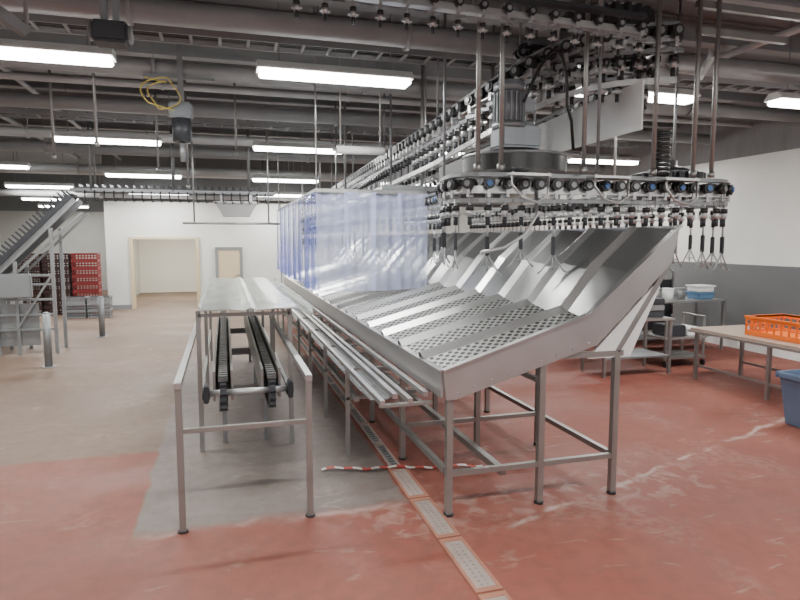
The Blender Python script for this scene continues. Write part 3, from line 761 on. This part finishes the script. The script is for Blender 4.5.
while x<0.95:
    part(O,"hook",MB().tube([(x,12.18,2.80),(x,12.16,2.68),(x+0.02,12.16,2.60),(x+0.06,12.16,2.63)],0.013,'dark',6));x+=0.16
O=thing("discharge_hopper","small grey tapered hopper below the feed conveyor","hopper",(0.25,12.4,2.4))
mb=MB();mb.prism([(-0.15,2.62),(0.65,2.62),(0.5,2.36),(0.0,2.36)],'y',12.25,12.55,'tube')
part(O,"hopper_body",mb);part(O,"rim",MB().box((-0.18,12.22,2.61),(0.68,12.58,2.65),'steel'))
part(O,"bracket",MB().box((-0.05,12.24,2.65),(0.0,12.28,2.815),'steel'))
part(O,"bracket",MB().box((0.5,12.24,2.65),(0.55,12.28,2.815),'steel'))
mb=MB().cyl((-0.7,11.4,2.2),(1.0,11.4,2.2),0.022,'tube',10).cyl((-0.5,11.4,2.2),(-0.5,11.4,ZC),0.015,'tube',8).cyl((0.8,11.4,2.2),(0.8,11.4,ZC),0.015,'tube',8)
solo("hanging_bar",mb,(-0.7,11.4,2.2),"horizontal steel bar hung from two rods","bar")
for i,(x,y,z) in enumerate(((-1.35,7.6,2.95),(-2.0,8.5,2.9),(-0.9,9.6,2.9),(-2.9,8.4,2.8),(-0.45,8.8,2.6),(0.2,9.0,3.1),(-3.3,9.4,2.9))):
    post(x,y,z,r=0.016,lab="thin steel drop rod hanging from the roof")
O=thing("cable_hoist","dark suspended hoist block with bracket","hoist",(-0.75,4.9,3.3))
part(O,"hoist_body",MB().box((-0.86,4.8,3.30),(-0.62,5.0,3.45),'dark',0.02).cyl((-0.88,4.9,3.38),(-0.60,4.9,3.38),0.06,'galv',14))
part(O,"bracket",MB().box((-0.80,4.86,3.44),(-0.76,4.94,4.38),'galv').box((-0.72,4.86,3.44),(-0.68,4.94,4.38),'galv').box((-0.9,4.84,4.37),(-0.58,4.96,ZC),'galv'))
O=thing("hose_reel","dark drive unit hung from the roof with an air hose","hose reel",(-0.42,7.3,3.2))
part(O,"drive_body",MB().cyl((-0.42,7.3,3.0),(-0.42,7.3,3.25),0.10,'dark',16).box((-0.54,7.2,3.25),(-0.30,7.4,3.42),'motor',0.02).cyl((-0.42,7.3,2.78),(-0.42,7.3,3.0),0.03,'galv',10))
part(O,"support_arm",MB().box((-0.45,7.27,3.42),(-0.39,7.33,ZC),'galv').box((-0.8,7.28,3.68),(-0.05,7.32,3.71),'galv'))
pts=[]
for t in range(40):
    a_=t/39*2*math.pi*1.4;pts.append((-0.60+(0.11+0.0025*t)*math.cos(a_+1.2)+0.03*math.sin(3*a_),7.2-0.0012*t,3.48+(0.14+0.0012*t)*math.sin(a_+1.2)))
part(O,"yellow_hose",MB().tube([(-0.8,7.3,3.68)]+pts+[(-0.42,7.22,3.3)],0.0075,'yellow',8),"looped yellow air hose")
for p0,p1 in (((-3.2,5.0,3.75),(-1.3,4.4,3.35)),((-2.2,3.9,3.9),(-1.2,4.6,3.25))):
    mb=MB().bar(p0,p1,0.05,0.07,'galv').cyl(p0,(p0[0],p0[1],ZC),0.015,'galv',8).cyl(p1,(p1[0],p1[1],ZC),0.015,'galv',8)
    solo("roof_strut",mb,p0,"grey slanted channel strut hung under the roof","strut","roof struts")

# ------------------------------------------------------------------ crates
def crate(loc,w,dp,h,k,label,cat="crate",name="plastic_crate",group=None,rz=0):
    x,y,z=loc;mb=MB();x0,x1,y0,y1=x-w/2,x+w/2,y-dp/2,y+dp/2;t=0.018
    mb.box((x0,y0,z+0.001),(x1,y1,z+0.02),k)
    for (a,b2) in (((x0,y0),(x1,y0+t)),((x0,y1-t),(x1,y1)),((x0,y0+t),(x0+t,y1-t)),((x1-t,y0+t),(x1,y1-t))):
        mb.box((a[0],a[1],z+h*0.78),(b2[0],b2[1],z+h-0.002),k)
        mb.box((a[0],a[1],z+0.02),(b2[0],b2[1],z+h*0.24),k)
        mb.box((a[0],a[1],z+h*0.48),(b2[0],b2[1],z+h*0.56),k)
    n=8
    for i in range(n+1):
        f=i/n;xx=x0+f*(w-0.02);yy=y0+f*(dp-0.02)
        mb.box((xx,y0+0.002,z+h*0.2),(xx+0.02,y0+t-0.002,z+h*0.8),k);mb.box((xx,y1-t+0.002,z+h*0.2),(xx+0.02,y1-0.002,z+h*0.8),k)
        mb.box((x0+0.002,yy,z+h*0.2),(x0+t-0.002,yy+0.02,z+h*0.8),k);mb.box((x1-t+0.002,yy,z+h*0.2),(x1-0.002,yy+0.02,z+h*0.8),k)
    mb.box((x0-0.012,y0-0.012,z+h-0.025),(x1+0.012,y0+t,z+h-0.001),k);mb.box((x0-0.012,y1-t,z+h-0.025),(x1+0.012,y1+0.012,z+h-0.001),k)
    mb.box((x0-0.012,y0+t,z+h-0.025),(x0+t,y1-t,z+h-0.001),k);mb.box((x1-t,y0+t,z+h-0.025),(x1+0.012,y1-t,z+h-0.001),k)
    o=solo(name,mb,loc,label,cat,group);o.rotation_euler=(0,0,rz);return o
for i in range(8):
    for x,k,l,g in ((-3.44,'red',"red plastic crate in a tall stack","red crates in the stack"),(-4.10,'maroon',"dark maroon plastic crate in a tall stack","maroon crates in the stack"),(-4.76,'maroon',"dark maroon plastic crate in a tall stack","maroon crates in the stack")):
        crate((x,17.2,0.001+i*0.195),0.60,0.42,0.195,k,l,group=g)
for i in range(3):
    for x in (-3.55,-3.0):
        crate((x,16.3,0.001+i*0.17),0.5,0.38,0.17,'greyp',"grey plastic crate stacked low by the red crates",group="grey crates")

# ------------------------------------------------------------------ right side
W=thing("side_table","low stainless work table with an orange crate on it","table",(6.55,5.55,0))
part(W,"table_top",MB().box((6.1,4.3,0.68),(7.0,6.7,0.71),'tabletop'))
part(W,"apron",MB().box((6.08,4.28,0.65),(7.02,6.72,0.68),'steel'))
for x in (6.16,6.94):
    for y in (4.36,5.5,6.64):
        part(W,"leg",MB().box((x-0.02,y-0.02,0),(x+0.02,y+0.02,0.65),'tube'))
part(W,"stretcher",MB().box((6.15,4.38,0.18),(6.17,6.62,0.21),'tube'))
part(W,"stretcher",MB().box((6.93,4.38,0.18),(6.95,6.62,0.21),'tube'))
crate((6.62,5.60,0.711),0.62,0.82,0.24,'orange',"bright orange slotted crate on the side table")
B=thing("storage_bin","blue-grey plastic bin on the floor under the table edge","bin",(5.75,4.45,0))
mb=MB();x,y=5.73,4.50
def ringf(w,z): return [(x-w,y-w,z),(x+w,y-w,z),(x+w,y+w,z),(x-w,y+w,z)]
rs=[ringf(0.20,0.01),ringf(0.255,0.53),ringf(0.24,0.53),ringf(0.185,0.03)]
for q in range(3):
    for j in range(4): mb.face([rs[q][j],rs[q][(j+1)%4],rs[q+1][(j+1)%4],rs[q+1][j]],'bluebin')
mb.face(rs[0],'bluebin');mb.face(rs[3],'bluebin')
part(B,"bin_body",mb)
mb=MB()
for (a,b2) in (((-0.285,-0.285),(0.285,-0.25)),((-0.285,0.25),(0.285,0.285)),((-0.285,-0.25),(-0.25,0.25)),((0.25,-0.25),(0.285,0.25))):
    mb.box((x+a[0],y+a[1],0.49),(x+b2[0],y+b2[1],0.55),'bluebin',0.008)
part(B,"rim",mb)

def bench(x0,x1,y0,y1,h,label):
    o=thing("work_bench",label,"bench",((x0+x1)/2,(y0+y1)/2,0))
    part(o,"bench_top",MB().box((x0,y0,h-0.03),(x1,y1,h),'steel').box((x0,y1-0.02,h),(x1,y1,h+0.08),'steel'))
    for x in (x0+0.04,x1-0.04):
        for y in (y0+0.04,y1-0.04):
            part(o,"leg",MB().box((x-0.02,y-0.02,0),(x+0.02,y+0.02,h-0.03),'tube'))
    part(o,"lower_shelf",MB().box((x0+0.06,y0+0.02,0.25),(x1-0.06,y1-0.02,0.27),'galv'))
bench(6.4,8.3,8.3,9.0,0.88,"stainless work bench with lower shelf by the wall")
bench(4.95,6.1,7.0,7.6,0.80,"small stainless bench behind the trough")
bench(5.0,6.2,9.8,10.5,0.85,"stainless bench standing in the far bay")
for x,y,z,k in ((8.0,8.6,0.88,'boxblue'),(8.0,8.6,1.0,'white')):
    mb=MB().box((x-0.16,y-0.15,z+0.001),(x+0.16,y+0.15,z+0.11),k,0.015).box((x-0.18,y-0.17,z+0.09),(x+0.18,y+0.17,z+0.115),k,0.005)
    solo("storage_box",mb,(x,y,z),("dull blue" if k=='boxblue' else "white")+" plastic tray box on the bench","box")
for i in range(5):
    x=6.6+i*0.24
    mb=MB().cyl((x,8.6,0.881),(x,8.6,1.06),0.085,'white' if i%2 else 'galv',16,r2=0.095).cyl((x,8.6,1.06),(x,8.6,1.075),0.10,'white' if i%2 else 'galv',16)
    solo("round_tub",mb,(x,8.6,0.88),"small round tub on the stainless bench","tub","tubs on the bench")
mb=MB().box((5.1,7.15,0.801),(5.6,7.5,0.93),'steel',0.01).box((5.15,7.13,0.93),(5.55,7.5,0.95),'galv')
solo("steel_pan",mb,(5.3,7.3,0.80),"shallow stainless pan on the small bench","pan")
for i in range(3):
    mb=MB().box((5.72,7.15,0.801+i*0.09),(6.05,7.5,0.885+i*0.09),('dark','galv','dark')[i],0.012)
    solo("stacked_tray",mb,(5.88,7.3,0.80+i*0.09),"dark shallow tray stacked on the small bench","tray","trays on the small bench")
O=thing("steel_rack","tall open stainless rack holding trays","rack",(5.6,8.9,0))
for x in (5.25,5.95):
    for y in (8.65,9.15):
        part(O,"upright",MB().box((x-0.018,y-0.018,0),(x+0.018,y+0.018,1.35),'tube'))
for z in (0.2,0.55,0.9,1.3):
    part(O,"shelf",MB().box((5.26,8.66,z),(5.94,9.14,z+0.02),'steel'))
for z in (0.22,0.57,0.92):
    solo("equipment_box",MB().box((5.32,8.72,z+0.001),(5.85,9.08,z+0.22),'dark',0.015).box((5.40,8.70,z+0.08),(5.75,8.72,z+0.14),'galv'),(5.6,8.9,z),"dark closed equipment box on the rack shelf","box","equipment boxes")
O=thing("washing_unit","dark low washing unit with steel pipes and hood","machine",(6.9,9.9,0))
part(O,"cabinet",MB().box((6.4,9.5,0.2),(8.2,10.3,1.15),'dark',0.02))
part(O,"hood",MB().prism([(6.5,1.15),(8.1,1.15),(7.8,1.5),(6.8,1.5)],'y',9.6,10.2,'galv'))
for x in (6.5,8.1): part(O,"foot",MB().box((x-0.04,9.55,0),(x+0.04,10.25,0.2),'tube'))
part(O,"pipe",MB().tube([(6.45,9.45,0.4),(6.45,9.45,1.3),(6.6,9.45,1.42),(8.0,9.45,1.42),(8.15,9.45,1.3),(8.15,9.45,0.5)],0.025,'steel'))
O=thing("parts_cart","low steel cart with dark boxes and castors","cart",(6.6,7.6,0))
part(O,"deck",MB().box((6.25,7.35,0.42),(7.0,7.85,0.45),'steel'))
part(O,"deck",MB().box((6.25,7.35,0.12),(7.0,7.85,0.15),'tube'))
for x in (6.28,6.97):
    for y in (7.38,7.82):
        part(O,"post",MB().box((x-0.015,y-0.015,0.1),(x+0.015,y+0.015,0.75),'tube'))
        part(O,"castor",MB().cyl((x-0.015,y,0.045),(x+0.015,y,0.045),0.045,'black',12))
part(O,"push_handle",MB().cyl((6.28,7.38,0.75),(6.28,7.82,0.75),0.016,'tube',8))
part(O,"push_handle",MB().cyl((6.97,7.38,0.75),(6.97,7.82,0.75),0.016,'tube',8))
mb=MB().box((6.35,7.42,0.451),(6.68,7.78,0.62),'dark',0.015)
solo("tool_box",mb,(6.5,7.6,0.45),"dark closed box standing on the cart","box")
mb=MB().box((6.72,7.42,0.451),(6.94,7.78,0.58),'white',0.015)
solo("tool_box",mb,(6.83,7.6,0.45),"white closed box standing on the cart","box")

# ------------------------------------------------------------------ world + camera
w=bpy.data.worlds.new("World");bpy.context.scene.world=w;w.use_nodes=True
bg=w.node_tree.nodes["Background"];bg.inputs[0].default_value=(0.88,0.88,0.88,1);bg.inputs[1].default_value=0.7
cd=bpy.data.cameras.new("Camera");cd.lens=27;cd.sensor_width=36
co=bpy.data.objects.new("Camera",cd);co.location=(0,0,1.9);co.rotation_euler=(math.radians(90-5.71),0,math.radians(-16.26))
COL.objects.link(co);bpy.context.scene.camera=co
